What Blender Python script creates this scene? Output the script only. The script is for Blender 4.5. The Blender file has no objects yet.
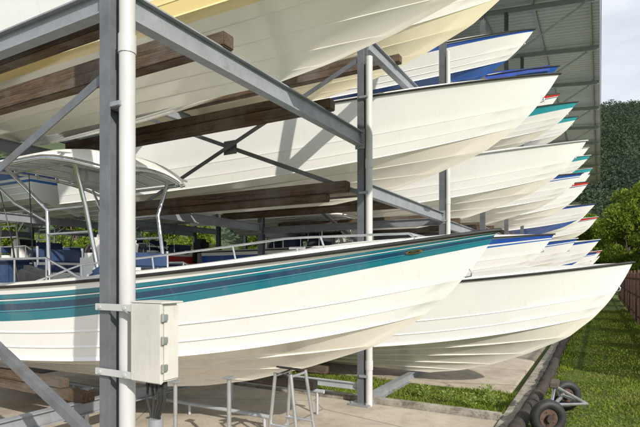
import bpy, bmesh, math, random
import numpy as np
from mathutils import Vector, Matrix
random.seed(7); rng=np.random.default_rng(7)
scene=bpy.context.scene
COL=scene.collection
# ------------------------------------------------------------------ materials
def new_mat(name):
    m=bpy.data.materials.new(name); m.use_nodes=True
    nt=m.node_tree; b=nt.nodes["Principled BSDF"]
    return m,nt,b
def mixrgb(nt,fac,a,b,mode='MIX'):
    n=nt.nodes.new("ShaderNodeMix"); n.data_type='RGBA'; n.blend_type=mode
    for sock,val in ((n.inputs[0],fac),(n.inputs[6],a),(n.inputs[7],b)):
        if hasattr(val,'is_output'): nt.links.new(val,sock)
        elif isinstance(val,(int,float)): sock.default_value=val
        else: sock.default_value=(*val[:3],1)
    return n.outputs[2]
def coords(nt,scale=(1,1,1),kind="Object"):
    t=nt.nodes.new("ShaderNodeTexCoord"); mp=nt.nodes.new("ShaderNodeMapping")
    mp.inputs["Scale"].default_value=scale
    nt.links.new(t.outputs[kind],mp.inputs[0]); return mp.outputs[0]
def noise(nt,vec,scale,detail=5,rough=.6):
    n=nt.nodes.new("ShaderNodeTexNoise"); n.inputs["Scale"].default_value=scale
    n.inputs["Detail"].default_value=detail; n.inputs["Roughness"].default_value=rough
    nt.links.new(vec,n.inputs["Vector"]); return n.outputs["Fac"]
def ramp(nt,fac,stops,interp='LINEAR'):
    r=nt.nodes.new("ShaderNodeValToRGB"); cr=r.color_ramp; cr.interpolation=interp
    while len(cr.elements)<len(stops): cr.elements.new(1)
    for e,(p,c) in zip(cr.elements,stops):
        e.position=p; e.color=(*c[:3],1) if not isinstance(c,(int,float)) else (c,c,c,1)
    nt.links.new(fac,r.inputs[0]); return r.outputs[0]
def bump(nt,b,h,strength=.3,dist=.01):
    n=nt.nodes.new("ShaderNodeBump"); n.inputs["Strength"].default_value=strength
    n.inputs["Distance"].default_value=dist
    nt.links.new(h,n.inputs["Height"]); nt.links.new(n.outputs[0],b.inputs["Normal"])
def simple(name,col,col2=None,rough=.5,metal=0,scale=4,stretch=(1,1,1),bmp=0,lo=.35,hi=.65,coat=0):
    m,nt,b=new_mat(name)
    if col2 is None: col2=tuple(c*.7 for c in col)
    v=coords(nt,stretch); f=noise(nt,v,scale,7)
    c=ramp(nt,f,[(lo,col2),(hi,col)])
    nt.links.new(c,b.inputs["Base Color"])
    b.inputs["Roughness"].default_value=rough; b.inputs["Metallic"].default_value=metal
    if coat: b.inputs["Coat Weight"].default_value=coat
    if bmp: bump(nt,b,noise(nt,v,scale*6,6),bmp)
    return m
M={}
def steelmat(name,c1,c2,rustamt):
    m,nt,b=new_mat(name); v=coords(nt)
    c=ramp(nt,noise(nt,v,5,8,.65),[(.3,c2),(.7,c1)])
    rs=ramp(nt,noise(nt,v,3.1,9,.72),[(.58,0),(.70,rustamt)])
    c=mixrgb(nt,rs,c,(.16,.085,.05))
    wt=ramp(nt,noise(nt,coords(nt,(9,9,1)),2.3,7,.7),[(.6,0),(.75,.2)])
    c=mixrgb(nt,wt,c,(.45,.46,.47))
    nt.links.new(c,b.inputs["Base Color"]); b.inputs["Metallic"].default_value=.25
    nt.links.new(ramp(nt,noise(nt,v,7,6),[(.3,.38),(.7,.65)]),b.inputs["Roughness"])
    bump(nt,b,noise(nt,v,30,6),.12); return m
M['steel']=steelmat("galvanised_steel",(.32,.345,.38),(.24,.26,.29),.4)
M['steel_light']=steelmat("pale_galvanised_steel",(.48,.52,.56),(.38,.42,.46),.15)
M['steel_dark']=steelmat("weathered_steel",(.18,.195,.22),(.115,.125,.145),.5)
M['pipe']=simple("painted_pipe",(.56,.57,.58),(.42,.43,.44),.4,0,3,(1,1,.3),.05)
def timber(name,a,b2):
    m,nt,b=new_mat(name); v=coords(nt,(.5,6,6)); v1=coords(nt)
    c=ramp(nt,noise(nt,v,5,9,.7),[(.33,b2),(.66,a)])
    k=ramp(nt,noise(nt,coords(nt,(.25,14,14)),6,4,.6),[(.40,.75),(.47,0)])
    c=mixrgb(nt,k,c,(.02,.014,.01))
    g=ramp(nt,noise(nt,v1,1.7,6),[(.45,0),(.65,.6)])
    c=mixrgb(nt,g,c,(.19,.175,.16))
    nt.links.new(c,b.inputs["Base Color"]); b.inputs["Roughness"].default_value=.9
    bump(nt,b,noise(nt,v,14,8,.75),.9,.02); return m
M['timber']=timber("weathered_timber",(.175,.105,.055),(.05,.032,.022))
M['timber2']=timber("grey_timber",(.17,.135,.105),(.06,.046,.036))
M['black']=simple("black_rubber",(.025,.025,.028),(.012,.012,.013),.6,0,10,(1,1,1),.1)
M['drain']=simple("dark_crusty_pipe",(.06,.047,.04),(.018,.016,.015),.9,0,7,(1,1,1),.9)
M['chrome']=simple("stainless_tube",(.75,.76,.78),(.6,.61,.63),.18,1,8)
M['alu']=simple("brushed_aluminium",(.6,.62,.64),(.45,.47,.5),.35,.8,8)
M['whitegel']=simple("white_gelcoat_deck",(.80,.80,.79),(.70,.70,.68),.35,0,2)
M['greygel']=simple("grey_gelcoat",(.42,.44,.46),(.32,.34,.36),.4,0,2)
M['bluevinyl']=simple("blue_vinyl",(.03,.07,.17),(.02,.04,.10),.5,0,5)
M['darkbag']=simple("dark_canvas_bag",(.05,.055,.06),(.03,.03,.035),.85,0,9,(1,1,1),.4)
M['darkpanel']=simple("dark_instrument_panel",(.03,.032,.036),(.02,.02,.022),.3,0,5)
M['canvas']=simple("blue_canvas",(.02,.07,.38),(.015,.045,.25),.75,0,4,(1,1,1),.3)
m,nt,b=new_mat("weathered_box_paint"); v=coords(nt)
c=ramp(nt,noise(nt,v,3.5,8,.65),[(.3,(.47,.465,.44)),(.7,(.60,.595,.57))])
c=mixrgb(nt,ramp(nt,noise(nt,v,22,8,.75),[(.62,0),(.70,.6)]),c,(.24,.18,.13))
c=mixrgb(nt,ramp(nt,noise(nt,coords(nt,(9,9,.6)),3,6,.6),[(.6,0),(.75,.25)]),c,(.30,.26,.2))
nt.links.new(c,b.inputs["Base Color"]); b.inputs["Roughness"].default_value=.5; bump(nt,b,noise(nt,v,70,5),.08); M['boxpaint']=m
M['rust']=simple("dark_rusty_iron",(.13,.08,.06),(.05,.035,.03),.85,.2,12,(1,1,1),.4)
M['fence']=simple("rusty_brown_fence",(.17,.09,.07),(.08,.045,.04),.8,.1,3,(1,1,.4),.3)
M['cable']=simple("cable_black",(.03,.03,.03),(.015,.015,.015),.5)
M['gold']=simple("gold_emblem",(.60,.46,.2),(.4,.3,.12),.3,.8,30)
M['bark']=simple("bark",(.16,.12,.085),(.06,.045,.03),.9,0,6,(3,3,.6),.6)
m,nt,b=new_mat("concrete"); v=coords(nt)
c=ramp(nt,noise(nt,v,1.1,9,.65),[(.3,(.29,.25,.20)),(.5,(.44,.39,.32)),(.7,(.54,.49,.41))])
c=mixrgb(nt,ramp(nt,noise(nt,v,5,8,.7),[(.5,0),(.72,.45)]),c,(.18,.155,.12))
vo=nt.nodes.new("ShaderNodeTexVoronoi"); vo.feature='DISTANCE_TO_EDGE'; vo.inputs["Scale"].default_value=.45; nt.links.new(v,vo.inputs["Vector"])
c=mixrgb(nt,ramp(nt,vo.outputs["Distance"],[(0,.7),(.006,0)]),c,(.07,.06,.05))
nt.links.new(c,b.inputs["Base Color"]); b.inputs["Roughness"].default_value=.9
bump(nt,b,noise(nt,v,40,8,.7),.5,.01); M['concrete']=m
m,nt,b=new_mat("dirty_concrete_kerb"); v=coords(nt)
c=ramp(nt,noise(nt,v,3,9,.65),[(.3,(.28,.26,.22)),(.7,(.50,.47,.41))])
c=mixrgb(nt,ramp(nt,noise(nt,v,5,9,.75),[(.48,0),(.64,.8)]),c,(.10,.09,.065))
nt.links.new(c,b.inputs["Base Color"]); b.inputs["Roughness"].default_value=.95
bump(nt,b,noise(nt,v,30,8,.75),.9,.03); M['kerb']=m
m,nt,b=new_mat("grassy_ground"); v=coords(nt)
c=ramp(nt,noise(nt,v,.9,9,.7),[(.32,(.12,.095,.05)),(.43,(.075,.105,.02)),(.62,(.10,.155,.024)),(.8,(.14,.20,.035))])
nt.links.new(c,b.inputs["Base Color"]); b.inputs["Roughness"].default_value=1
bump(nt,b,noise(nt,v,30,8,.8),.8,.03); M['ground']=m
def leafmat(name,dark,light,scale=1.2,trans=.25,haze=None,hc=(.16,.23,.25),patch=None):
    m,nt,b=new_mat(name)
    g=nt.nodes.new("ShaderNodeNewGeometry")
    v=coords(nt)
    f=noise(nt,v,scale,3)
    c1=ramp(nt,f,[(.35,dark),(.65,light)])
    c2=mixrgb(nt,g.outputs["Random Per Island"],tuple(x*.6 for x in dark),tuple(min(1,x*1.25) for x in light))
    c=mixrgb(nt,.4,c1,c2)
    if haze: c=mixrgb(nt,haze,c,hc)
    if patch: c=mixrgb(nt,ramp(nt,noise(nt,v,.9,5,.7),[(.5,0),(.68,.7)]),c,patch)
    nt.links.new(c,b.inputs["Base Color"]); b.inputs["Roughness"].default_value=.75
    b.inputs["Specular IOR Level"].default_value=.12
    t=nt.nodes.new("ShaderNodeBsdfTranslucent"); nt.links.new(c,t.inputs[0])
    mx=nt.nodes.new("ShaderNodeMixShader"); mx.inputs[0].default_value=trans
    out=nt.nodes["Material Output"]
    nt.links.new(b.outputs[0],mx.inputs[1]); nt.links.new(t.outputs[0],mx.inputs[2]); nt.links.new(mx.outputs[0],out.inputs[0])
    return m
M['leaf']=leafmat("tree_leaves",(.075,.125,.015),(.26,.35,.05),.7,.45)
M['forest']=leafmat("hill_forest_leaves",(.035,.055,.02),(.065,.095,.03),.045,.3,.16)  # distance haze is mixed into the leaf colour
M['grass']=leafmat("grass_blades",(.11,.165,.022),(.23,.31,.045),1.5,.35,patch=(.25,.21,.09))
M['weed']=leafmat("weed_leaves",(.14,.22,.04),(.36,.44,.14),4,.35)
m,nt,b=new_mat("hill_soil"); v=coords(nt)
c=ramp(nt,noise(nt,v,.08,8),[(.3,(.04,.06,.03)),(.7,(.06,.085,.04))])
nt.links.new(c,b.inputs["Base Color"]); b.inputs["Roughness"].default_value=1; M['hill']=m
m,nt,b=new_mat("corrugated_roof_sheet"); v=coords(nt)
c=ramp(nt,noise(nt,v,.7,8),[(.3,(.64,.68,.72)),(.7,(.75,.79,.83))])
nt.links.new(c,b.inputs["Base Color"]); b.inputs["Roughness"].default_value=.5; b.inputs["Metallic"].default_value=.0; M['roof']=m
m,nt,b=new_mat("tinted_acrylic"); v=coords(nt)
c=ramp(nt,noise(nt,v,2,3),[(.3,(.10,.13,.15)),(.7,(.16,.2,.22))]); nt.links.new(c,b.inputs["Base Color"])
b.inputs["Roughness"].default_value=.08; b.inputs["Alpha"].default_value=.55; M['glass']=m

WHITE=(.87,.88,.89); BW=(.87,.84,.76)  # BW: hull bottom white, warm bounce light tinted into the colour
def hullmat(name,stops,bottom):
    m,nt,b=new_mat(name)
    uv=nt.nodes.new("ShaderNodeUVMap"); uv.uv_map="UVMap"
    sx=nt.nodes.new("ShaderNodeSeparateXYZ"); nt.links.new(uv.outputs[0],sx.inputs[0])
    mt=nt.nodes.new("ShaderNodeMath"); mt.operation='MULTIPLY'; mt.inputs[1].default_value=.25
    nt.links.new(sx.outputs[1],mt.inputs[0])
    st=[(p*.25,c) for p,c in stops]
    if bottom: st+=[(.25,bottom)]
    c=ramp(nt,mt.outputs[0],st,'CONSTANT')
    v=coords(nt)
    d=ramp(nt,noise(nt,v,1.3,6,.6),[(.5,0),(.8,.10)])
    c=mixrgb(nt,d,c,(.60,.50,.34))
    vs=coords(nt,(7,7,.8))
    st2=ramp(nt,noise(nt,vs,1.5,6,.7),[(.58,0),(.82,.2)])
    c=mixrgb(nt,st2,c,(.42,.35,.24))
    sc=ramp(nt,noise(nt,coords(nt,(1,1,4)),14,5,.75),[(.67,0),(.75,.3)])
    c=mixrgb(nt,sc,c,(.42,.38,.30))
    nt.links.new(c,b.inputs["Base Color"])
    nt.links.new(ramp(nt,noise(nt,v,3,6),[(.3,.12),(.7,.28)]),b.inputs["Roughness"])
    b.inputs["Coat Weight"].default_value=.5; b.inputs["Coat Roughness"].default_value=.05
    bump(nt,b,noise(nt,v,1.6,2),.08,.03)
    return m
TEAL=(.012,.19,.26); NAVY=(.012,.06,.13); LT=(.05,.34,.42)
GOLD=(.86,.70,.34)
HM={
'teal':hullmat("hull_white_teal_stripes",[(0,WHITE),(.10,TEAL),(.17,NAVY),(.185,WHITE),(.20,TEAL),(.235,NAVY),(.335,LT),(.35,NAVY),(.375,TEAL),(.50,WHITE)],BW),
'white':hullmat("hull_plain_white",[(0,WHITE)],BW),
'cream':hullmat("hull_white_with_golden_band",[(0,WHITE),(.90,GOLD),(1.18,(.86,.84,.76))],None),
'creamy':hullmat("hull_pale_cream",[(0,(.85,.84,.78))],(.86,.79,.58)),
'blue':hullmat("hull_blue",[(0,(.02,.10,.42)),(.85,WHITE)],BW),
'bluestripe':hullmat("hull_white_blue_stripe",[(0,WHITE),(.08,(.02,.09,.42)),(.36,WHITE),(.44,(.03,.15,.5)),(.52,WHITE)],BW),
'bluefull':hullmat("hull_white_blue_stripe_and_bottom",[(0,WHITE),(.08,(.02,.09,.42)),(.30,WHITE)],(.04,.13,.45)),
'redstripe':hullmat("hull_white_red_stripe",[(0,WHITE),(.08,(.55,.03,.03)),(.36,WHITE),(.42,(.03,.05,.2)),(.50,WHITE)],BW),
'tealstripe':hullmat("hull_white_turquoise_band",[(0,WHITE),(.06,(.03,.33,.40)),(.62,WHITE)],BW),
'bluebot':hullmat("hull_white_blue_bottom",[(0,WHITE),(.08,(.03,.12,.4)),(.16,WHITE)],(.04,.13,.42)),
'grey':hullmat("hull_light_grey",[(0,(.50,.55,.6)),(.3,WHITE)],(.7,.69,.66)),
}
# ------------------------------------------------------------------ geometry
def link(o,parent=None):
    COL.objects.link(o)
    if parent: o.parent=parent
    return o
def meshobj(name,V,F,mat,parent=None,origin=(0,0,0),smooth=None,recalc=True,uv=None):
    me=bpy.data.meshes.new(name)
    o=Vector(origin)
    V=[(v[0]-o[0],v[1]-o[1],v[2]-o[2]) for v in V]
    me.from_pydata(V,[],F)
    if recalc:
        bm=bmesh.new(); bm.from_mesh(me); bmesh.ops.recalc_face_normals(bm,faces=bm.faces); bm.to_mesh(me); bm.free()
    me.materials.append(mat)
    if smooth is not None:
        for p in me.polygons: p.use_smooth=True
        me.set_sharp_from_angle(angle=math.radians(smooth))
    ob=bpy.data.objects.new(name,me)
    if not parent: ob.location=origin
    return link(ob,parent)
class B:
    def __init__(s): s.V=[]; s.F=[]
    def add(s,V,F):
        n=len(s.V); s.V+= [tuple(v) for v in V]; s.F+=[tuple(i+n for i in f) for f in F]
    def box(s,c,size,bev=.006,rot=None):
        bm=bmesh.new(); bmesh.ops.create_cube(bm,size=1)
        bmesh.ops.scale(bm,vec=size,verts=bm.verts)
        if bev: bmesh.ops.bevel(bm,geom=bm.edges[:],offset=min(bev,min(size)*.3),segments=2,affect='EDGES')
        if rot is not None: bmesh.ops.transform(bm,matrix=rot.to_4x4(),verts=bm.verts)
        bm.verts.index_update()
        s.add([v.co+Vector(c) for v in bm.verts],[[v.index for v in f.verts] for f in bm.faces]); bm.free()
        return s
    def tube(s,pts,r,n=10,cap=True,closed=False):
        pts=[Vector(p) for p in pts]; N=len(pts); V=[];F=[]
        up=None
        for i,p in enumerate(pts):
            if closed: t=(pts[(i+1)%N]-pts[i-1]).normalized()
            else: t=(pts[min(i+1,N-1)]-pts[max(i-1,0)]).normalized()
            if up is None:
                a=Vector((0,0,1)) if abs(t.z)<.9 else Vector((1,0,0))
            else: a=up
            x=(a-t*a.dot(t)).normalized(); up=x; y=t.cross(x)
            rr=r[i] if isinstance(r,(list,tuple)) else r
            for k in range(n):
                an=2*math.pi*k/n; V.append(p+x*math.cos(an)*rr+y*math.sin(an)*rr)
        for i in range(N if closed else N-1):
            for k in range(n):
                a=i*n+k; b2=i*n+(k+1)%n; c=((i+1)%N)*n+(k+1)%n; d=((i+1)%N)*n+k
                F.append((a,b2,c,d))
        if cap and not closed:
            F.append(tuple(range(n))[::-1]); F.append(tuple((N-1)*n+k for k in range(n)))
        s.add(V,F); return s
    def ibeam(s,p0,p1,w,h,t=.012,side=None):
        p0=Vector(p0);p1=Vector(p1); d=(p1-p0).normalized()
        up=Vector((0,0,1)) if abs(d.z)<.9 else Vector((0,1,0))
        if side is not None: up=Vector(side)
        x=d.cross(up).normalized(); y=x.cross(d).normalized()
        pr=[(-w/2,-h/2),(w/2,-h/2),(w/2,-h/2+t),(t/2,-h/2+t),(t/2,h/2-t),(w/2,h/2-t),(w/2,h/2),(-w/2,h/2),(-w/2,h/2-t),(-t/2,h/2-t),(-t/2,-h/2+t),(-w/2,-h/2+t)]
        V=[p0+x*a+y*b_ for a,b_ in pr]+[p1+x*a+y*b_ for a,b_ in pr]; n=12
        F=[(k,(k+1)%n,n+(k+1)%n,n+k) for k in range(n)]
        for o in (0,n):
            F+= [(o+0,o+1,o+2,o+3,o+10,o+11),(o+3,o+4,o+9,o+10),(o+4,o+5,o+6,o+7,o+8,o+9)]
        s.add(V,F); return s
    def angle(s,p0,p1,w=.06,t=.008):
        p0=Vector(p0);p1=Vector(p1); d=(p1-p0).normalized()
        up=Vector((0,1,0)); x=d.cross(up).normalized(); y=up
        pr=[(-w/2,0),(w/2,0),(w/2,t),(-w/2+t,t),(-w/2+t,w),(-w/2,w)]
        V=[p0+x*a+y*b_ for a,b_ in pr]+[p1+x*a+y*b_ for a,b_ in pr]; n=6
        F=[(k,(k+1)%n,n+(k+1)%n,n+k) for k in range(n)]
        for o in (0,n): F+=[(o,o+1,o+2,o+3),(o,o+3,o+4,o+5)]
        s.add(V,F); return s
    def disc(s,c,ax,r,th,n=24):
        c=Vector(c);ax=Vector(ax).normalized()
        return s.tube([c-ax*th/2,c+ax*th/2],r,n)
    def build(s,name,mat,parent=None,origin=(0,0,0),smooth=None):
        return meshobj(name,s.V,s.F,mat,parent,origin,smooth)
def empty(name,loc,label,cat,group=None):
    e=bpy.data.objects.new(name,None); e.location=loc; e.empty_display_size=.2; link(e)
    tag(e,label,cat,group); return e
def tag(o,label,cat,group=None):
    o["label"]=label; o["category"]=cat
    if group: o["group"]=group
    return o
# ------------------------------------------------------------------ boats
STEM=[(-3.8,0),(-2.9,.13),(-2.03,.345),(-1.04,.70),(-.48,1.10),(-.17,1.45),(0,1.705)]
def stem(s,sx=1,sz=1):
    P=STEM; f=s*(len(P)-1); i=min(int(f),len(P)-2); t=f-i
    g=lambda k:P[max(0,min(len(P)-1,k))]
    p0,p1,p2,p3=g(i-1),g(i),g(i+1),g(i+2)
    out=[]
    for a,b_,c,d in zip(p0,p1,p2,p3):
        out.append(.5*((2*b_)+(-a+c)*t+(2*a-5*b_+4*c-d)*t*t+(-a+3*b_-3*c+d)*t**3))
    return out[0]*sx,max(0,out[1])*sz
class Hull:
    def __init__(s,L=7.6,beam=2.4,Hm=1.15,Hb=1.705,cz=.34,sx=1.0,flare=1.0,lap=1.2):
        s.L=L;s.W=beam/2;s.Hm=Hm;s.Hb=Hb;s.cz=cz;s.sx=sx;s.SZ=Hb/1.705; s.flare=flare
        s.sc=.62; s.lap=lap
    def pt(s,kind,b,u,off=0):
        if kind=='b':
            w=s.W*.85*b; zm=s.cz*(b**1.05); xe,ze=stem(s.sc*b,s.sx,s.SZ)
            p=2.0+.4*b; q=1.0; r=1.0+1.9*b if b>0 else 1
            if b==0: ze=0
        else:
            w=s.W*(.88+.12*b); zm=s.cz+.02+(s.Hm-s.cz-.02)*b
            xe,ze=stem(s.sc+(1-s.sc)*b,s.sx,s.SZ); p=2.4+.7*(b**1.5)*s.flare; q=1-.12*b; r=2.9-.7*b
        x=-s.L+(xe+s.L)*u
        y=w*max(0,1-u**p)**q
        z=zm+(ze-zm)*u**r
        k=(1-u**7)*s.lap
        return Vector((x,y+off*.9*k,z-off*.8*k))
    def rows(s):
        R=[('b',0,0,2.0)]
        for bb in (.2,.4,.6,.8):
            R+=[('b',bb-.03,0,0),('b',bb,.015,0),('b',bb+.004,.0,0)]
        R+=[('b',.97,0,0),('b',1,0,0),('s',0,.028,0),('s',.012,0,0)]
        R+=[('s',.07,0,0),('s',.15,0,0),('s',.155,.008,0),('s',.17,0,0),('s',.25,0,0)]
        R+=[('s',.36,0,0),('s',.365,.008,0),('s',.38,0,0)]
        for v in (.5,.62,.74,.82): R+=[('s',v,0,0)]
        R+=[('s',.90,0,0),('s',1.0,0,0)]
        return R
def build_boat(bay,lev,tip,keel,style,label,hull=None,rail=False,canopy=False,rub='black',pitch=0,yaw=0,name="motor_boat",cover=None,Yc=None,group="boats stored on the rack",motor=False):
    if Yc is None: Yc=4.3+4.05*(bay-1)
    h=hull or Hull()
    root=empty(name,(tip,Yc,keel),label,"boat",group)
    root.rotation_euler=(0,math.radians(-pitch),math.radians(yaw))
    R=h.rows(); nu=44; us=[1-(1-i/nu)**1.25 for i in range(nu+1)]
    V=[];UV=[];idx={}
    for sd in (1,-1):
        for j,(k,b_,off,_) in enumerate(R):
            vv=(1-b_) if k=='s' else 1.02+(1-b_)*2.5
            for i,u in enumerate(us):
                p=h.pt(k,b_,u,off); V.append((p.x,p.y*sd,p.z)); 
                v2=vv*(1+1.1*u**3) if k=='s' else vv
                if k=='s' : v2=min(v2,.99)
                UV.append((p.x,v2)); idx[(sd,j,i)]=len(V)-1
    F=[]
    for sd in (1,-1):
        for j in range(len(R)-1):
            for i in range(nu):
                F.append((idx[(sd,j,i)],idx[(sd,j,i+1)],idx[(sd,j+1,i+1)],idx[(sd,j+1,i)]))
    n=len(R)
    for j in range(n-1):
        F.append((idx[(1,j,0)],idx[(1,j+1,0)],idx[(-1,j+1,0)],idx[(-1,j,0)]))
    me=bpy.data.meshes.new("hull"); me.from_pydata(V,[],F)
    l=me.uv_layers.new(name="UVMap")
    for lp in me.loops: l.data[lp.index].uv=UV[lp.vertex_index]
    bm=bmesh.new(); bm.from_mesh(me); bmesh.ops.remove_doubles(bm,verts=bm.verts,dist=.0006)
    bmesh.ops.recalc_face_normals(bm,faces=bm.faces); bm.to_mesh(me); bm.free()
    me.materials.append(HM[style])
    for p in me.polygons: p.use_smooth=True
    me.set_sharp_from_angle(angle=math.radians(24))
    link(bpy.data.objects.new("hull",me),root)
    side=[h.pt('s',1,u) for u in us]
    pts=[Vector((p.x,p.y+.008,p.z)) for p in side[:-1]]+[Vector((side[-1].x+.015,0,side[-1].z))]+[Vector((p.x,-p.y-.008,p.z)) for p in side[:-1][::-1]]
    B().tube(pts,.017,8).build("rub_rail",M['black'] if rub=='black' else M['greygel'],root,smooth=50)
    V=[];F=[];ix={}
    for i,u in enumerate(us):
        p=side[i]; fore=p.x>-h.L*.55
        if fore: prof=[(1,.015),(.95,.05),(.8,.065),(.5,.10),(0,.13)]
        else: prof=[(1,.015),(.95,.05),(.84,.05),(.82,-.55),(0,-.55)]
        full=[(f,z) for f,z in prof]+[(-f,z) for f,z in prof[::-1][1:]]
        for k,(f,z) in enumerate(full):
            kk=min(1,(1-u)*6); V.append((p.x-.002,p.y*f,p.z+z*(kk if z>0 else 1))); ix[(i,k)]=len(V)-1
    for i in range(nu):
        for k in range(8): F.append((ix[(i,k)],ix[(i+1,k)],ix[(i+1,k+1)],ix[(i,k+1)]))
    meshobj("deck",V,F,M['whitegel'],root,smooth=35)
    zs=lambda x:min(side,key=lambda p:abs(p.x-x))
    xw=-h.L*.56 if h.L<9 else -h.L*.5; p=zs(xw); w=p.y*.62
    if canopy:
        cb=B().box((xw-.5,0,p.z-.10),(.50,.62,.95),.06).box((xw-.42,0,p.z+.46),(.28,.56,.24),.05,Matrix.Rotation(math.radians(18),3,'Y')).build("console",M['whitegel'],root,smooth=40)
        B().box((xw-.60,0,p.z+.47),(.02,.46,.2),.005,Matrix.Rotation(math.radians(18),3,'Y')).build("instrument_panel",M['darkpanel'],root)
        V=[];F=[]
        for i in range(9):
            a=-1.2+2.4*i/8
            for zz,sc in ((0,1),(.42,.82)):
                V.append((xw-.45+.22*math.cos(a)*sc-.1*zz,.30*math.sin(a)*sc*1.05,p.z+.56+zz))
        F=[(2*i,2*i+2,2*i+3,2*i+1) for i in range(8)]
        meshobj("windshield",V,F,M['glass'],root,smooth=60)
        for sx_,ht in ((-1.35,.18),(-2.5,.0),(.35,.10)):
            sb=B().box((xw+sx_,0,p.z+ht),(.42,.75,.10),.04)
            sb.box((xw+sx_-.24,0,p.z+ht+.18),(.07,.75,.18),.03)
            o=sb.build("seat",M['bluevinyl'],root,smooth=40)
            fb=B()
            for sg in (-1,1):
                fb.tube([(xw+sx_+.15,sg*.33,p.z-.5),(xw+sx_+.1,sg*.33,p.z+ht-.03)],.018,8)
                fb.tube([(xw+sx_-.18,sg*.33,p.z-.5),(xw+sx_-.2,sg*.33,p.z+ht+.3)],.018,8)
                fb.tube([(xw+sx_+.12,sg*.33,p.z-.2),(xw+sx_-.2,sg*.33,p.z-.2)],.014,8)
            fb.tube([(xw+sx_-.19,-.35,p.z-.2),(xw+sx_-.19,.35,p.z-.2)],.014,8)
            fb.build("seat_frame",M['chrome'],root,smooth=50)
        B().tube([(xw-.80,.17*math.cos(a),p.z+.35+.17*math.sin(a)) for a in [i*math.pi/8 for i in range(16)]],.014,6,closed=True).build("steering_wheel",M['black'],root,smooth=50)
        B().box((xw-2.0,-.45,p.z+.10),(.55,.36,.34),.04).box((xw-2.0,-.45,p.z+.29),(.57,.38,.05),.02).build("cool_box",M['bluevinyl'],root,smooth=40)
        B().box((xw-1.15,-.62,p.z+.06),(.46,.20,.26),.09,Matrix.Rotation(.2,3,'Y')).build("gear_bag",M['darkbag'],root,smooth=50)
        B().box((xw+.05,-.55,p.z+.08),(.30,.20,.22),.08,Matrix.Rotation(-.4,3,'Y')).build("fender",M['bluevinyl'],root,smooth=50)
        # cockpit grab rail
        gr=B()
        for sg in (-1,1):
            g0=[(xw+.3-.55*k,sg*zs(xw+.3-.55*k).y*.9,p.z+(.28 if 0<k<6 else .06)) for k in range(7)]
            gr.tube(g0,.013,8)
            for k in range(1,6): gr.tube([g0[k],(g0[k][0],g0[k][1],p.z-.02)],.011,8)
            gr.build("grab_rail",M['chrome'],root,smooth=50); gr=B()
    else:
        V=[];F=[]
        for i in range(13):
            a=-1.45+2.9*i/12
            for zz,sc in ((0,1),(.34,.86)):
                V.append((xw+.5*math.cos(a)*sc-.2*zz-.2,w*1.1*math.sin(a)*sc,p.z+.06+zz))
        F=[(2*i,2*i+2,2*i+3,2*i+1) for i in range(12)]
        ws=meshobj("windshield",V,F,M['glass'],root,smooth=60)
        B().tube([V[2*i+1] for i in range(13)],.014,6).build("windshield_frame",M['alu'],root,smooth=50)
    if cover:
        V=[];F=[];n2=16; xe=-.9 if cover is True else -.25
        for i in range(n2+1):
            x=-h.L*.96+(h.L*.96+xe)*i/n2; q=zs(x)
            for k in range(9):
                f=-1+2*k/8
                V.append((x,q.y*1.02*f,q.z+.03+(.55*math.sin(math.pi*min(1,(i+1)/n2*1.0))+.05)*(1-f*f)+.02*math.sin(i*2.3+k)))
        F=[(i*9+k,(i+1)*9+k,(i+1)*9+k+1,i*9+k+1) for i in range(n2) for k in range(8)]
        nb=len(V)
        for i in range(n2+1):
            for sgn,k in ((-1,0),(1,8)):
                a=V[i*9+k]; V.append((a[0],a[1]*1.01+sgn*.012,a[2]-.16-.03*math.sin(i*1.9)))
        for i in range(n2):
            F.append((i*9,(i+1)*9,nb+(i+1)*2,nb+i*2)); F.append((i*9+8,(i+1)*9+8,nb+(i+1)*2+1,nb+i*2+1))
        meshobj("canvas_cover",V,F,M['canvas'],root,smooth=60)
    if rail:
        rb=B()
        sel=[i for i in range(len(us)) if side[i].x>-h.L*.62 and side[i].x<-.55]
        nn_=len(sel)-1
        top=[Vector((side[i].x-.03,side[i].y*.90,side[i].z+.035+.145*min(1,k/4)*min(1,(nn_-k)/9+.25))) for k,i in enumerate(sel)]
        rb.tube(top+[Vector((t.x,-t.y,t.z)) for t in top[::-1]],.010,8)
        for k,i in enumerate(sel):
            if k%5==4:
                for sg in (1,-1):
                    rb.tube([(side[i].x+.03,sg*side[i].y*.93,side[i].z+.03),(top[k].x,sg*top[k].y,top[k].z)],.009,8)
        rb.build("bow_rail",M['chrome'],root,smooth=50)
        for sg in (1,-1):
            q=zs(-1.6); cl=B().tube([(-1.68,sg*q.y*.8,q.z+.10),(-1.52,sg*q.y*.8,q.z+.10)],.011,8).tube([(-1.60,sg*q.y*.8,q.z+.03),(-1.60,sg*q.y*.8,q.z+.10)],.012,8)
            cl.build("cleat",M['chrome'],root,smooth=50)
    x,z=stem(.78,h.sx,h.SZ)
    B().tube([(x-.02,0,z-.03),(x+.03,0,z-.02),(x+.035,0,z+.025),(x+.01,0,z+.045)],.008,8).build("bow_eye",M['chrome'],root,smooth=50)
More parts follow.
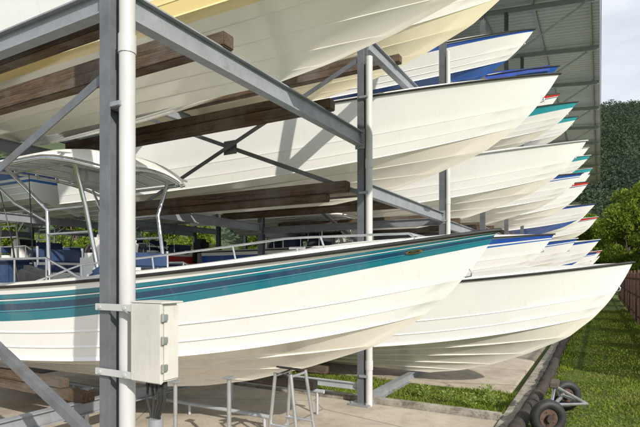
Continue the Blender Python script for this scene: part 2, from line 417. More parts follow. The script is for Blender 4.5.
    if motor:
        mo=bpy.data.objects.new("outboard_motor",None); mo.empty_display_size=.2; link(mo,root)
        X=-h.L-.25; z0=h.Hm
        B().box((X-.05,0,z0+.28),(.52,.38,.46),.11).build("cowling",M['black'],mo,smooth=50)
        B().box((X-.02,0,z0-.25),(.22,.16,.65),.05).box((X-.05,0,z0-.62),(.40,.30,.03),.01).box((X-.02,0,z0-.80),(.20,.05,.34),.02).build("midsection",M['greygel'],mo,smooth=50)
        b_=B().disc((X-.22,0,z0-.74),(1,0,0),.05,.22,12)
        for a in range(3):
            an=a*2.094; b_.box((X-.28,.09*math.cos(an),z0-.74+.09*math.sin(an)),(.02,.09,.14),.006,Matrix.Rotation(an,3,'X')@Matrix.Rotation(.5,3,'Z'))
        b_.build("propeller",M['alu'],mo,smooth=50)
        B().box((X+.18,0,z0-.1),(.12,.22,.34),.02).build("transom_bracket",M['black'],mo)
    if canopy:
        X0,X1=xw+.22,xw-2.1; zt=2.50; top=.075; zt=zt+.27 if canopy is True else zt
        V=[];F=[]
        nx,ny=16,14
        for lay in (0,1):
            for i in range(nx+1):
                t=i/nx; x=X0+(X1-X0)*t
                ww=1.02*min(1,(1-(max(0,.3-t)/.3)**2*.5))
                for k in range(ny+1):
                    f=-1+2*k/ny
                    ed=max(0,1-abs(f)**4)*min(1,t*9+.15)
                    zz=zt-.09*f*f-.13*max(0,(.25-t)/.25)**2
                    V.append((x,ww*f,zz+(top*ed if lay==0 else -.02+.035*ed)))
        nn=(nx+1)*(ny+1)
        for lay in (0,1):
            for i in range(nx):
                for k in range(ny):
                    a=lay*nn+i*(ny+1)+k; F.append((a,a+ny+1,a+ny+2,a+1))
        edge=[i*(ny+1) for i in range(nx+1)]+[nx*(ny+1)+k for k in range(1,ny+1)]+[i*(ny+1)+ny for i in range(nx-1,-1,-1)]+[k for k in range(ny-1,0,-1)]
        for a,b2 in zip(edge,edge[1:]+edge[:1]): F.append((a,b2,nn+b2,nn+a))
        meshobj("hard_top",V,F,M['whitegel'],root,smooth=40)
        fb=B(); loop=[]
        for a in edge: loop.append(Vector(V[nn+a])*1+Vector((0,0,-.04)))
        fb.tube(loop,.022,8,closed=True)
        for sg in (1,-1):
            fb.tube([(xw-.05,sg*.50,p.z+.02),(xw-.25,sg*.55,p.z+.9),(X0-.45,sg*.72,zt-.1)],.026,8)
            fb.tube([(xw-1.0,sg*.50,p.z-.4),(xw-.98,sg*.55,p.z+.9),(X1+.55,sg*.72,zt-.1)],.026,8)
            fb.tube([(xw-.25,sg*.55,p.z+.9),(xw-.98,sg*.55,p.z+.9)],.018,8)
            fb.tube([(xw-.2,sg*.54,p.z+.6),(xw-.99,sg*.54,p.z+.6)],.018,8)
            fb.tube([(xw-1.0,sg*.52,p.z+.75),(xw-1.5,sg*.64,p.z+1.0),(X1+.15,sg*.8,zt-.12)],.02,8)
        for k in range(5): 
            fb.tube([(X0-.35-.4*k,-.97,zt-.11),(X0-.35-.4*k,-.5,zt-.05),(X0-.35-.4*k,.5,zt-.05),(X0-.35-.4*k,.97,zt-.11)],.014,8)
        fb.tube([(X0-.3,-.4,zt-.05),(X1+.1,-.4,zt-.05)],.014,8); fb.tube([(X0-.3,.4,zt-.05),(X1+.1,.4,zt-.05)],.014,8)
        fb.build("top_frame",M['chrome'],root,smooth=50)
        B().box((xw-.75,0,zt-.2),(.34,.62,.20),.04).build("overhead_locker",M['greygel'],root,smooth=40)
        for k in range(5): 
            B().tube([(X1+.02,-.6+.3*k,zt-.05),(X1-.10,-.6+.3*k,zt+.25)],.022,8).build("rod_holder",M['chrome'],root,smooth=50)
        B().tube([(X1+.5,-.5,p.z-.3),(X1+.42,-.6,p.z+.6),(X1+.25,-.72,p.z+1.5)],[.014,.009,.005],6).build("fishing_rod",M['darkpanel'],root,smooth=50)
        B().tube([(X1+.7,-.45,p.z-.3),(X1+.8,-.55,p.z+.5),(X1+.95,-.68,p.z+1.35)],[.014,.009,.005],6).build("fishing_rod",M['darkpanel'],root,smooth=50)
    return root,h
r1,h1=build_boat(1,1,-.73,.445,'teal',"white fishing boat with teal and navy stripes and hard top",Hull(lap=1.3),rail=True,canopy=True,name="fishing_boat")
def surf(h,b_,x):
    lo,hi=0,1
    for _ in range(40):
        u=(lo+hi)/2
        if h.pt('s',b_,u).x<x: lo=u
        else: hi=u
    return h.pt('s',b_,u)
V=[];F=[]
cx=-.62; n=28
def sp(dx,db):
    p=surf(h1,.83+db,cx+dx); q=Vector((p.x,-p.y,p.z)); return q+Vector((.003,-.010,0))
def oval(rx,rb,off):
    V=[sp(0,0)+Vector((0,off,0))]
    for k in range(n):
        a=2*math.pi*k/n; V.append(sp(rx*math.cos(a),rb*math.sin(a))+Vector((0,off,0)))
    return V
F=[(0,1+k,1+(k+1)%n) for k in range(n)]
meshobj("emblem",oval(.066,.027,0),F,M['gold'],r1,smooth=60)
meshobj("emblem_centre",oval(.046,.016,-.003),F,M['black'],r1,smooth=60)
meshobj("emblem_mark",oval(.026,.007,-.006),F,M['chrome'],r1,smooth=60)

supports=[(1,1,.445)]
build_boat(1,2,.9,3.76,'cream',"white hulled boat with golden chine band on timber bunks",Hull(L=9.6,beam=2.5,lap=.6),name="motor_boat",rub='grey'); supports.append((1,2,3.76))
build_boat(2,1,.41,.12,'white',"plain white boat with black rub rail over the grass",Hull(L=8.2,Hm=1.30,Hb=1.84,sx=.76,lap=1.3)); supports.append((2,1,.12))
build_boat(2,2,-.53,3.10,'white',"white boat with black rub rail on second tier",Hull(L=10.6,Hb=1.72,Hm=1.5,lap=.55),rail=False); supports.append((2,2,3.10))
build_boat(2,3,-.75,5.15,'creamy',"pale cream boat on the top tier of the rack",Hull(L=10,Hb=1.8,lap=.5),rub='grey'); supports.append((2,3,5.15))
build_boat(3,1,-.9,.95,'bluestripe',"white boat with blue stripes and hard top on lowest tier",Hull(L=9.4,Hm=1.5,Hb=1.75),canopy=2); supports.append((3,1,.95))
build_boat(3,2,-.25,2.98,'white',"large white boat with grey rub rail on second tier",Hull(L=9.5,Hb=1.74,Hm=1.3,lap=.6),rub='grey'); supports.append((3,2,2.98))
build_boat(3,3,-1.3,6.0,'bluefull',"white boat with blue stripe and blue bottom on top tier",Hull(L=9,Hb=1.42,Hm=1.0)); supports.append((3,3,6.0))
tips={4:[(-.55,2.85),(-.45,4.75),(-.55,6.85),(-1.05,8.0)],
      5:[(.0,3.05),(-.35,5.15),(-1.3,8.5)],
      6:[(-.1,2.75),(-.15,4.85),(-.35,6.95),(-.85,8.7)],
      7:[(.1,3.0),(-.3,5.3),(-.5,8.2)],
      8:[(-.1,2.8),(-.1,5.1),(-.4,7.9)],
      9:[(0,3.0),(-.2,5.4),(-.5,8.3)]}
sty={4:['bluestripe','bluestripe','tealstripe','blue'],5:['bluefull','redstripe','redstripe'],6:['bluestripe','bluefull','tealstripe','tealstripe'],
     7:['redstripe','bluestripe','white'],8:['bluebot','redstripe','tealstripe'],9:['white','bluestripe','grey']}
desc={'bluebot':"white boat with blue bottom paint on steel rack",'white':"plain white boat with dark rub rail on steel rack",
 'tealstripe':"white boat with turquoise topside band on steel rack",'blue':"blue and white boat on upper rack tier",'bluestripe':"white boat with blue side stripes on steel rack",
 'bluefull':"white boat with blue stripe and blue bottom on steel rack",
 'redstripe':"white boat with red and navy stripes on steel rack",'grey':"light grey and white boat on steel rack",'creamy':"pale cream boat on steel rack"}
for bay in range(4,10):
    for lv,(tx,tz) in enumerate(tips[bay]):
        n_=len(tips[bay])
        Hb=(1.62 if n_==4 else 1.9)+random.uniform(-.06,.08)
        if (bay,lv)==(4,3): Hb=1.35
        st=sty[bay][lv]
        build_boat(bay,lv+1,tx,tz-Hb,st,desc[st],Hull(L=9,beam=random.uniform(2.6,2.95),Hm=Hb*.72,Hb=Hb,cz=random.uniform(.30,.38),sx=random.uniform(1.0,1.3),lap=random.uniform(.3,1.0)),rub=random.choice(['black','grey','black']),
                   yaw=random.uniform(-1.6,1.6),pitch=random.uniform(-.6,1.0),cover=(2 if (bay,lv)==(4,3) else (lv==2 and bay==6)))
        supports.append((bay,lv+1,tz-Hb))
back=[(1,.95,'bluestripe',1),(1,3.35,'white',0),(1,5.6,'creamy',0),(2,1.0,'white',2),(2,3.3,'bluestripe',0),(2,5.5,'white',0),(3,1.3,'redstripe',2),(3,3.5,'white',0),(4,1.5,'white',0),(4,3.9,'white',0),(5,1.5,'bluestripe',2),(6,1.6,'white',0),(7,1.5,'white',0)]
for (bay,kz,st,can) in back:
    build_boat(bay,1,-19.2+random.uniform(-.3,.3),kz,st,desc[st].replace("on steel rack","with stern facing the aisle"),Hull(L=7.4,beam=2.6,Hm=1.15,Hb=1.6),yaw=180+random.uniform(-1,1),motor=True,canopy=(2 if can else False),cover=(can==0 and bay==2),group="boats stored in the back row")
# ------------------------------------------------------------------ rack
XF,XR=-2.86,-7.5
def roofz(x): return 10.9+ (0-x)*.10 if x>-8 else 11.7-(-8-x)*.10
rack=empty("boat_storage_rack",(XF,2.25,0),"tall galvanised steel rack storing boats under metal roof","boat rack")
RO=(XF,2.25,0)
Yf=[2.25+4.05*k for k in range(14)]
for k,y in enumerate(Yf):
    for X in (XF,XR)+((-12.4,-17.4) if k<8 else ()):
        w,hh=(.095,.125) if k<2 else (.12,.15)
        c=B(); top=roofz(X)-.25
        c.ibeam((X,y,0.02 if k<2 and X>-11 else -.04),(X,y,top),w,hh,.012,side=(0,1,0))
        col=c.build("column",M['steel_dark'],rack,RO)
        zb=.012 if k<2 and X>-11 else -.05
        bp=B().box((X,y,zb),(.30,.30,.022),.004)
        for dx in (-.11,.11):
            for dy in (-.11,.11): bp.tube([(X+dx,y+dy,zb),(X+dx,y+dy,zb+.04)],.014,6)
        o=bp.build("base_plate",M['steel'],None,RO); o.parent=col; o.location=(0,0,0)
def partbuild(b_,name,mat,parent=rack,smooth=None): return b_.build(name,mat,parent,RO,smooth)
for (bay,lv,kz) in supports:
    y0=Yf[bay-1]; y1=Yf[bay]; zt=kz-.03
    hh=.19 if not(lv==1 and kz<.6) else .15
    for X in (XF+.0,XR):
        if (bay,lv)==(2,1): hh=.14
        if (bay,lv)==(1,1) and X==XF: continue
        g=.07
        bb=B().ibeam((X,y0+g,zt-hh/2),(X,y1-g,zt-hh/2),.10,hh,.012)
        bb.box((X,y0+g+.006,zt-hh/2),(.14,.012,hh+.08),.002).box((X,y1-g-.006,zt-hh/2),(.14,.012,hh+.08),.002)
        for yy,s_ in ((y0+g+.02,1),(y1-g-.02,-1)):
            for dz in (-.05,.05):
                bb.tube([(X+.03,yy-s_*.0,zt-hh/2+dz),(X+.03,yy+s_*.02,zt-hh/2+dz)],.013,6)
        partbuild(bb,"support_beam",M['steel'])
partbuild(B().ibeam((-4.9,Yf[0]+.07,.34),(-4.9,Yf[1]-.07,.34),.10,.15,.012),"support_beam",M['steel'])
partbuild(B().ibeam((XF-.06,Yf[1]+.0,.24),(XR+.06,Yf[1]+.0,.24),.06,.09,.01),"cross_beam",M['steel_light'])
for (bay,kz,st,can) in back:
    y0=Yf[bay-1]; y1=Yf[bay]
    for X in (-12.4,-17.4):
        partbuild(B().ibeam((X,y0+.07,kz-.13),(X,y1-.07,kz-.13),.10,.19,.012),"support_beam",M['steel'])
lev_z={0:[3.62],1:[],2:[2.9,5.0],3:[2.9,5.3]}
for k,y in enumerate(Yf):
    zs_=lev_z.get(k,[1.15,3.15,5.1,7.0])
    for z in zs_:
        partbuild(B().ibeam((XF-.06,y,z),(XR+.06,y,z),.09,.16,.012),"cross_beam",M['steel'])
    B_=B(); B_.ibeam((-.05,y,roofz(0)-.19),(-8,y,roofz(-8)-.19),.10,.18,.012); B_.ibeam((-8,y,roofz(-8)-.19),(-20,y,roofz(-20)-.19),.10,.18,.012)
    partbuild(B_,"rafter",M['steel_light'])
    B_=B(); B_.tube([(XF,y,roofz(XF)-1.9),(-.45,y,roofz(-.35)-.30)],.04,8)
    partbuild(B_,"roof_strut",M['steel_light'],smooth=50)
def brace(k,a,b_,off=.03):
    y=Yf[k]; bb=B().angle((a[0],y+off,a[1]),(b_[0],y+off,b_[1]),.065,.008)
    partbuild(bb,"diagonal_brace",M['steel_dark'])
brace(1,(XF,2.9),(XR,4.75)); brace(1,(XF,4.75),(XR,2.9),-.05)
y=Yf[1]
partbuild(B().box(((XF+XR)/2,y-.0,3.825),(.26,.012,.22),.002).tube([((XF+XR)/2-.07,y-.02,3.83),((XF+XR)/2-.07,y+.02,3.83)],.014,6).tube([((XF+XR)/2+.07,y-.02,3.83),((XF+XR)/2+.07,y+.02,3.83)],.014,6),"gusset_plate",M['steel_dark'])
brace(0,(XF,3.2),(XR,1.4)); brace(0,(XF,.50),(XR,2.6))
for k in range(2,9):
    brace(k,(XF,1.0),(XR,4.6)); 
roofE=bpy.data.objects.new("roof",None); roofE.empty_display_size=.2; link(roofE,rack)
YE=56.2
ys=np.arange(0.2,YE,.05); V=[];F=[]
xs=[0.0,-4,-8,-14,-20.1]
for i,y in enumerate(ys):
    for x in xs: V.append((x,y,roofz(x)+.05+.028*(1 if (i%5) in (0,1) else -1)))
for i in range(len(ys)-1):
    for k in range(4): F.append((i*5+k,i*5+k+1,(i+1)*5+k+1,(i+1)*5+k))
o=meshobj("roof_sheet",V,F,M['roof'],roofE,RO)
for x in np.arange(-.3,-19.9,-1.7):
    B().ibeam((x,.3,roofz(x)-.05),(x,YE-.1,roofz(x)-.05),.07,.11,.008).build("purlin",M['steel_light'],roofE,RO)
B().box((.03,YE/2,roofz(0)-.04),(.03,YE,.24),.004).build("eave_fascia",M['pipe'],roofE,RO)
# timber bunks
for (bay,lv,kz) in supports:
    Yc=4.3+4.05*(bay-1)
    for sg in (-1,1):
        x1=XF+.06+random.uniform(0,.06); x0=XR-.3
        top=kz+.245; bot=kz-.028
        off=.85
        if (bay,lv)==(1,1):
            x1=-4.75 if sg<0 else -2.95
            top=kz+.2; 
        if (bay,lv)==(1,2): off=.93
        if (bay,lv)==(2,1) : x1=XF-1.2
        if (bay,lv)==(2,2) : x1=XF-.5
        yy=Yc+sg*off
        bb=B(); h1_=(top-bot)*.46
        bb.box(((x0+x1)/2,yy,bot+h1_/2),(x1-x0,.14,h1_),.01)
        bb.box(((x0+x1)/2-.2,yy+.008,bot+h1_+ (top-bot-h1_)/2*.85+.003),(x1-x0-.45,.10,(top-bot-h1_)*.85),.01)
        o=bb.build("timber_bunk",M['timber'] if (bay+lv+sg)%3 else M['timber2'],None,((x0+x1)/2,yy,bot))
        tag(o,"brown weathered timber bunk beam lying on steel rack","timber beam","timber bunks under the boats")
o=B().box((-5.2,2.42,3.62),(4.2,.12,.14),.01).build("timber_plank",M['timber'],None,(-5.2,2.42,3.55)); tag(o,"brown timber plank bolted beside steel cross beam","timber beam")
o=B().box((-5.25,Yf[1]+.0,3.02),(4.35,.15,.15),.012).box((-5.4,Yf[1]+.01,2.885),(4.0,.12,.11),.01).build("timber_beam",M['timber'],None,(-5.25,Yf[1],2.83)); tag(o,"stacked brown timber beam spanning between the steel columns","timber beam")
# low floor rails under the fishing boat
for (y,z,x0,x1) in ((5.55,.30,-7.4,-3.05),(4.75,.14,-7.0,-3.3)):
    bb=B().tube([(x0,y,z),(x1,y,z)],.025,10)
    for k in range(4):
        xx=x0+.1+(x1-x0-.2)*k/3; bb.tube([(xx,y,0.004),(xx,y,z)],.018,8)
    o=bb.build("floor_rail",M['steel_light'],None,((x0+x1)/2,y,0),smooth=50); tag(o,"low pale steel tube rail standing on the slab","rail","low rails under the fishing boat")
# ------------------------------------------------------------------ pipes
def pipe(x,y,top,r,lab):
    e=empty("drain_pipe",(x,y,0),lab,"pipe","pipes beside the columns")
    b_=B(); b_.tube([(x,y,0),(x,y,top)],r,20); b_.build("pipe",M['pipe'],e,(x,y,0),smooth=40)
    for z in (.55,3.3):
        if z<top: B().tube([(x,y,z-.06),(x,y,z+.06)],r+.006,20).build("coupling",M['pipe'],e,(x,y,0),smooth=40)
    for z in (.4,2.9,4.2):
        if z<top: B().box((x-.06,y,z),(.13,r*2+.03,.035),.004).build("clamp",M['steel'],e,(x,y,0))
pipe(XF+.135,Yf[0]+.01,10.6,.052,"tall pale grey painted pipe clamped to the steel column")
pipe(XF+.115,Yf[1]-.03,4.75,.048,"pale grey pipe clamped beside the steel column")
pipe(XF+.115,Yf[2]-.03,6.4,.05,"pale grey pipe clamped beside the steel column")
# ------------------------------------------------------------------ electric box
bx,by,bz0,bz1=XF+.42,Yf[0]+.0,1.125,1.60
E=empty("electrical_box",(bx,by,bz0),"weathered grey beige electrical box bracketed to the steel column","electrical box")
O=(bx,by,bz0)
zc=(bz0+bz1)/2
B().box((bx,by,zc),(.25,.14,bz1-bz0),.012).build("cabinet",M['boxpaint'],E,O,smooth=40)
d=B().box((bx,by-.082,zc),(.265,.022,bz1-bz0+.015),.008).build("door",M['boxpaint'],E,O,smooth=40)
for z in (bz0+.09,zc+.02,bz1-.08):
    q=B().box((bx+.135,by-.065,z),(.022,.045,.042),.004)
    q.tube([(bx+.148,by-.09,z-.022),(bx+.148,by-.09,z+.026)],.009,10)
    q.build("latch",M['alu'],E,O,smooth=40)
for z in (bz0+.02,bz1-.03):
    B().box((bx-.30,by-.082,z),(.36,.012,.045),.003).tube([(bx-.43,by-.095,z),(bx-.43,by-.08,z)],.013,6).tube([(bx-.19,by-.095,z),(bx-.19,by-.08,z)],.013,6).build("mounting_strap",M['pipe'],E,O)
B().box((bx,by,bz1+.010),(.28,.18,.012),.004).build("rain_hood",M['boxpaint'],E,O)
for i,dx in enumerate((-.09,-.055,-.02,.02,.06)):
    b_=B().tube([(bx+dx,by+.01,bz0+.01),(bx+dx,by+.01,bz0-.06)],.015,10)
    b_.build("cable_gland",M['black'],E,O,smooth=40)
    s=(i-2)*.01
    pts=[(bx+dx,by+.01,bz0-.04),(bx+dx*.9+s,by+.01+.02*math.sin(i),bz0-.14),(bx-.03+dx*.5,by+.02,bz0-.24),(bx-.03+dx*.35,by+.02,bz0-.5),(bx-.03+dx*.3,by+.02,bz0-1.10)]
    B().tube(pts,.009,8).build("cable",M['cable'],E,O,smooth=50)
B().tube([(bx-.03,by+.02,0),(bx-.03,by+.02,bz0-.26)],.045,16).build("conduit",M['steel'],E,O,smooth=40)
# ------------------------------------------------------------------ stands
def stand(x,y,top,lab="grey tubular boat stand under the hull"):
    e=empty("boat_stand",(x,y,0),lab,"boat stand","stands under the fishing boat")
    b_=B()
    for dy in (0,.26):
        b_.tube([(x-.19,y+dy*1.3,.0),(x-.085,y+dy,top-.02),(x+.085,y+dy,top-.02),(x+.19,y+dy*1.3,0)],.017,10)
        b_.tube([(x-.15,y+dy*1.1,.38),(x+.15,y+dy*1.1,.38)],.013,8)
    for sg in (-1,1):
        b_.tube([(x+sg*.085,y,top-.04),(x+sg*.085,y+.26,top-.04)],.014,8)
        b_.tube([(x+sg*.155,y,.3),(x+sg*.155,y+.30,.3)],.012,8)
    b_.build("stand_frame",M['alu'],e,(x,y,0),smooth=40)
    B().box((x,y+.13,top+.008),(.18,.24,.018),.005,Matrix.Rotation(math.radians(-14),3,'X')).build("pad",M['black'],e,(x,y,0))
stand(-2.56,3.87,.885)
def post(x,y,top):
    e=empty("prop_post",(x,y,0),"grey steel prop post under the hull","post","stands under the fishing boat")
    B().tube([(x,y,.01),(x,y,top)],.022,12).build("post_tube",M['alu'],e,(x,y,0),smooth=40)
    B().box((x,y,.008),(.2,.2,.014),.003).build("foot_plate",M['steel'],e,(x,y,0))
    B().box((x,y,top+.012),(.09,.10,.018),.004).build("top_plate",M['steel'],e,(x,y,0))
post(-3.18,3.85,.76); post(-3.85,3.8,.66); post(-5.0,3.6,.50)
# ------------------------------------------------------------------ ground
def structure(o): o["kind"]="structure"; return o
V=[(-1500,-1500,-.06),(1500,-1500,-.06),(1500,1500,-.06),(-1500,1500,-.06)]
structure(meshobj("ground",V,[(0,1,2,3)],M['ground']))
o=B().box((-6.2,1.05,-.15),(10.3,10.7,.30),.015).build("pavement",M['concrete']); structure(o)
o=B().box((-4.0,6.50,.0),(5.9,.16,.13),.02).build("end_kerb",M['kerb']); structure(o); o.name="kerb"
o=B().box((-.97,24,-.05),(.23,42,.14),.02).build("kerb",M['kerb']); structure(o)
o=B().box((-6.2,30.6,-.14),(10.0,44.8,.22),.015).build("pavement",M['concrete']); structure(o)
pts=[];rr=[]
for y in np.arange(2,44,.25):
    pts.append((-.80+.025*math.sin(y*.8)+random.uniform(-.01,.01),y,.035+.012*math.sin(y*1.3)))
    rr.append(.078+random.uniform(-.012,.012)+(.012 if int(y*4)%12==0 else 0))
o=B().tube(pts,rr,12).build("drainage_pipe",M['drain'],None,(-.80,2,0),smooth=50); tag(o,"long dark crusty drainage pipe lying along the kerb","pipe")
def blades(area,n,hmin,hmax,wscale=1.0,bias=1.0):
    x0,x1,y0,y1=area
    X=rng.uniform(x0,x1,n); Y=y0+(y1-y0)*rng.random(n)**bias
    H=rng.uniform(hmin,hmax,n)*(0.7+.6*np.sin(X*3.1)*np.sin(Y*1.7)**2)
    A=rng.uniform(0,2*np.pi,n); w=(.006+.0008*Y)*wscale
    lean=rng.uniform(0,.05,n); LA=rng.uniform(0,2*np.pi,n)
    z=-.06
    P=np.stack([np.stack([X-np.cos(A)*w,Y-np.sin(A)*w,np.full(n,z)],1),np.stack([X+np.cos(A)*w,Y+np.sin(A)*w,np.full(n,z)],1),
       np.stack([X+np.cos(LA)*lean,Y+np.sin(LA)*lean,z+H],1)],1).reshape(-1,3)
    return P
P=np.concatenate([blades((-.70,1.3,4.5,30),60000,.015,.045,1,1.7),blades((-7,-1.1,6.6,8.18),22000,.02,.07,.9,1.3),blades((-.74,-.50,4.5,30),8000,.05,.13),blades((-1.12,-1.05,6.7,8.1),500,.06,.12),blades((.9,1.5,8,30),5000,.06,.2)])
F=np.arange(len(P)).reshape(-1,3)
o=meshobj("grass",P.tolist(),F.tolist(),M['grass'],recalc=False); o["kind"]="stuff"; o["label"]="short green grass beside and under the rack"; 
def leafquads(centers,dirs,size,aspect=.5):
    n=len(centers)
    U=dirs/np.linalg.norm(dirs,axis=1,keepdims=True)
    R=rng.normal(size=(n,3)); Wv=np.cross(U,R); Wv/=np.linalg.norm(Wv,axis=1,keepdims=True)
    s=size[:,None]; a=centers-U*s*.5; b_=centers+U*s*.5
    mid=centers
    P=np.stack([a,mid+Wv*s*aspect*.5,b_,mid-Wv*s*aspect*.5],1).reshape(-1,3)
    return P
for i,(x,y,hh) in enumerate([(-1.55,7.05,.17),(-1.9,7.15,.15),(-1.3,7.3,.14),(-2.3,7.3,.15),(-1.45,7.7,.18)]):
    n=110; th=rng.uniform(0,2*np.pi,n); rr_=rng.uniform(0,.13,n); zz=rng.uniform(.02,hh,n)
    C=np.stack([x+rr_*np.cos(th),y+rr_*np.sin(th),zz-.03],1); D=np.stack([np.cos(th),np.sin(th),rng.uniform(.2,1.2,n)],1)
    P=leafquads(C,D,rng.uniform(.03,.07,n),.4)
    P=P-np.array([x,y,-.06])
    o=meshobj("weed_plant",P.tolist(),np.arange(len(P)).reshape(-1,4).tolist(),M['weed'],None,recalc=False); o.location=(x,y,-.06)
    tag(o,"leafy green weed growing beside the concrete kerb","plant","weeds beside the kerb")
# ------------------------------------------------------------------ dolly
D=empty("boat_dolly",(-.5,6.9,-.06),"small launching dolly with black tyres and dark rusty rims","boat dolly"); O=(-.5,6.9,-.06)
def wheel(c,ax,r):
    c=Vector(c); ax=Vector(ax).normalized()
    w=bpy.data.objects.new("wheel",None); w.empty_display_size=.1; link(w,D)
    u=ax.cross(Vector((0,0,1))).normalized(); v=ax.cross(u)
    ring=[c+(u*math.cos(a)+v*math.sin(a))*(r-.055) for a in [2*math.pi*i/32 for i in range(32)]]
    B().tube(ring,.058,12,closed=True).build("tyre",M['black'],w,O,smooth=60)
    b_=B().disc(c,ax,r-.09,.05,24); b_.disc(c,ax,.045,.14,16)
    for i in range(5):
        a=2*math.pi*i/5; b_.disc(c+(u*math.cos(a)+v*math.sin(a))*.075,ax,.01,.066,8)
    b_.build("rim",M['rust'],w,O,smooth=40)
ax=(.55,-.83,0)
wheel((-.52,6.25,.15),ax,.21); wheel((-.40,7.55,.15),ax,.20)
b_=B(); b_.tube([(-.56,6.33,.15),(-.43,7.48,.17)],.025,10); b_.tube([(-.52,6.6,.16),(-.50,6.95,.38),(-.46,7.3,.17)],.02,10)
b_.tube([(-.50,6.95,.38),(-.15,7.6,.05)],.02,10); b_.tube([(-.5,6.7,.2),(-.15,7.6,.05),(-.44,7.3,.2)],.02,10)
b_.build("dolly_frame",M['alu'],D,O,smooth=50)
B().box((-.5,6.95,.41),(.10,.36,.06),.01).build("bunk_pad",M['timber2'],D,O)
# ------------------------------------------------------------------ fence
X=1.25
panels=int((46-10)/2.4)
for i in range(panels):
    y0=10+i*2.4; e=empty("fence_panel",(X,y0,-.06),"rusty brown steel palisade fence panel beside the grass","fence","fence panels along the grass")
    O=(X,y0,-.06)
    B().box((X,y0,.95),(.08,.08,2.05),.006).build("fence_post",M['fence'],e,O)
    b_=B()
    for k in range(1,16):
        y=y0+k*.15
        b_.box((X+random.uniform(-.004,.004),y,.92+random.uniform(-.015,.015)),(.02,.085,1.86),.003)
    b_.build("palings",M['fence'],e,O)
    for z in (.25,1.0,1.65): B().box((X+.035,y0+1.2,z),(.04,2.31,.05),.004).build("fence_rail",M['fence'],e,O)
# ------------------------------------------------------------------ trees
def crown_points(n,R,H,lobes):
    pts=[]
    L=[]
    for i in range(lobes):
        a=random.uniform(0,2*math.pi); r=R*random.uniform(.15,.72); z=H*random.uniform(.05,.9)
        L.append((r*math.cos(a)*(1-.4*z/H),r*math.sin(a)*(1-.4*z/H),z,R*random.uniform(.22,.42)))
    L.append((0,0,H*.75,R*.45))
    for k in range(n):
        l=random.choice(L); v=rng.normal(size=3); v/=np.linalg.norm(v); q=l[3]*(random.random()**.35)
        pts.append((l[0]+v[0]*q,l[1]+v[1]*q,l[2]+v[2]*q*.75))
    return np.array(pts),L
def tree_meshes(seed,H,R,trunkh,n,leaf):
    random.seed(seed)
    P,L=crown_points(n,R,H-trunkh,22); P[:,2]+=trunkh
    D=rng.normal(size=(n,3)); D[:,2]-=.3
    Q=leafquads(P,D,rng.uniform(leaf*.7,leaf*1.4,n),.6)
    me=bpy.data.meshes.new("crown"); me.from_pydata(Q.tolist(),[],np.arange(len(Q)).reshape(-1,4).tolist()); me.materials.append(M['leaf'])
    b_=B(); b_.tube([(0,0,-.1),(.05,.03,trunkh*.5),(.0,.1,trunkh),(.1,0,trunkh+(H-trunkh)*.6)],[.28,.22,.17,.06],10)
    for l in L[:9]:
        b_.tube([(0,.05,trunkh*.8),(l[0]*.5,l[1]*.5,trunkh+l[2]*.55),(l[0],l[1],trunkh+l[2])],[.11,.07,.02],7)
    t=bpy.data.meshes.new("trunk"); t.from_pydata(b_.V,[],b_.F); t.materials.append(M['bark'])
    for p in t.polygons: p.use_smooth=True
    return me,t
TM=[tree_meshes(11,9,3.6,1.6,13000,.25),tree_meshes(12,7.5,3.2,1.0,12000,.23),tree_meshes(13,10,3.4,2.2,13000,.25)]
def tree(x,y,i,s,lab,grp,zb=-.06):
    e=empty("tree",(x,y,zb),lab,"tree",grp); c,t=TM[i]
    e.rotation_euler=(0,0,random.uniform(0,6.28)); e.scale=(s,s,s)
    for nm,me in (("crown",c),("trunk",t)): link(bpy.data.objects.new(nm,me),e)
random.seed(5)
for (x,y,i,s) in [(2.6,61,0,1.05),(5.0,55,1,1.15),(-1.8,66,2,1.0),(3.8,68,0,1.4),(8,60,2,1.25),(9,52,1,1.1),(0.5,74,1,1.3),(6.5,74,0,1.5)]:
    tree(x,y,i,s,"leafy green tree at the foot of the hill","trees at the foot of the hill")
for (x,y,i,s) in [(-37,40,1,1.1),(-31,45,0,1.0),(-43,34,1,1.1),(-50,28,2,1.1),(-27,50,0,1.0),(-24,56,2,1.0),(-55,21,1,1.2),(-60,14,0,1.2),(-44,42,0,1.3),(-36,50,2,1.2),(-15,63,0,1),(-9,65,1,1),(-52,36,0,1.4),(-62,24,2,1.4)]:
    tree(x,y,i,s,"bushy green tree growing behind the boat rack","trees behind the rack")
for (x,y,s) in [(3.1,13.5,.30),(3.4,17.5,.34),(3.2,22,.36),(3.5,27,.4),(3.4,33,.45),(3.6,40,.5)]:
    tree(x,y,1,s,"low bushy green shrub growing behind the fence","shrubs behind the fence")
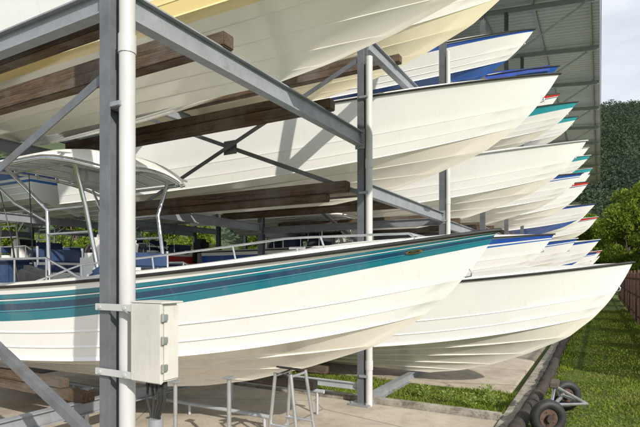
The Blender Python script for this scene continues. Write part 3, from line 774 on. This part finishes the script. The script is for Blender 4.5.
# hill
def hz(x,y):
    t=(.8*y-.6*x-72)/190; t=np.clip(t,0,1); t=t*t*(3-2*t)
    return -1+t*(84+4*np.sin(x*.03+1)+3*np.sin(y*.04+x*.021)+4*np.sin(x*.09)-.25*x)
n=90; xs=np.linspace(-420,200,n); ys=np.linspace(20,520,n)
V=[(x,y,float(hz(x,y))) for y in ys for x in xs]; F=[(j*n+i,j*n+i+1,(j+1)*n+i+1,(j+1)*n+i) for j in range(n-1) for i in range(n-1)]
structure(meshobj("hill",V,F,M['hill'],smooth=80))
cs=[]
for k in range(2600):
    y=92+250*random.random()**.85; x=y*random.uniform(-.06,.12); cs.append((x,y,170))
for k in range(700):
    y=random.uniform(40,300); x=random.uniform(-260,-.09*y); cs.append((x,y,45))
allP=[];allS=[]
for (x,y,m_) in cs:
    z=float(hz(x,y)); 
    if z<0: continue
    r=random.uniform(2.0,5.0); 
    v=rng.normal(size=(m_,3)); v/=np.linalg.norm(v,axis=1,keepdims=True); v[:,2]=np.abs(v[:,2])*1.1-.15
    q=(rng.random(m_)**.3)[:,None]*r
    allP.append(v*q*np.array([1,1,1.0])+np.array([x,y,z+r*random.uniform(.4,1.4)]))
    allS.append(rng.uniform(.45,1.0,m_)*(1 if m_>100 else 1.9))
C=np.concatenate(allP); S_=np.concatenate(allS); nn=len(C)
Dn=rng.normal(size=(nn,3)); Dn[:,2]*=.45
Q=leafquads(C,Dn,S_,.7)
o=meshobj("hillside_forest",Q.tolist(),np.arange(len(Q)).reshape(-1,4).tolist(),M['forest'],recalc=False); o["kind"]="stuff"; o["label"]="dense green forest covering the hillside"
# ------------------------------------------------------------------ world, sun, camera
az=Vector((.86,-.51)); el=math.radians(29)
w=bpy.data.worlds.new("World"); scene.world=w; w.use_nodes=True; nt=w.node_tree
sky=nt.nodes.new("ShaderNodeTexSky"); sky.sky_type='NISHITA'; sky.sun_disc=False
sky.sun_elevation=el; sky.sun_rotation=math.atan2(az.x,az.y); sky.dust_density=1.5; sky.air_density=1.2; sky.ozone_density=2
bg=nt.nodes["Background"]; bg.inputs[1].default_value=.14
tc=nt.nodes.new("ShaderNodeTexCoord"); mp=nt.nodes.new("ShaderNodeMapping"); mp.inputs["Scale"].default_value=(1,1,3)
nt.links.new(tc.outputs["Generated"],mp.inputs[0])
f=noise(nt,mp.outputs[0],2.2,8,.6); fr=ramp(nt,f,[(.3,.45),(.6,.95)])
c=mixrgb(nt,fr,sky.outputs[0],(6.5,6.8,7.2))
nt.links.new(c,bg.inputs[0])
s=bpy.data.lights.new("Sun",'SUN'); s.energy=5.0; s.angle=math.radians(.5); s.color=(1,.925,.80)
so=bpy.data.objects.new("Sun",s); link(so)
dv=Vector((az.x*math.cos(el),az.y*math.cos(el),math.sin(el)))
so.rotation_euler=dv.to_track_quat('Z','Y').to_euler(); so.location=(30,-30,30)
cam=bpy.data.cameras.new("Camera"); cam.sensor_width=36; cam.lens=28.125; cam.shift_y=.096; cam.clip_end=3000; cam.clip_start=.05
co=bpy.data.objects.new("Camera",cam); link(co); co.location=(0,0,1.78); co.rotation_euler=(math.radians(90),0,math.radians(29.25))
scene.camera=co
scene.view_settings.view_transform='Standard'; scene.view_settings.look='None'; scene.view_settings.exposure=0
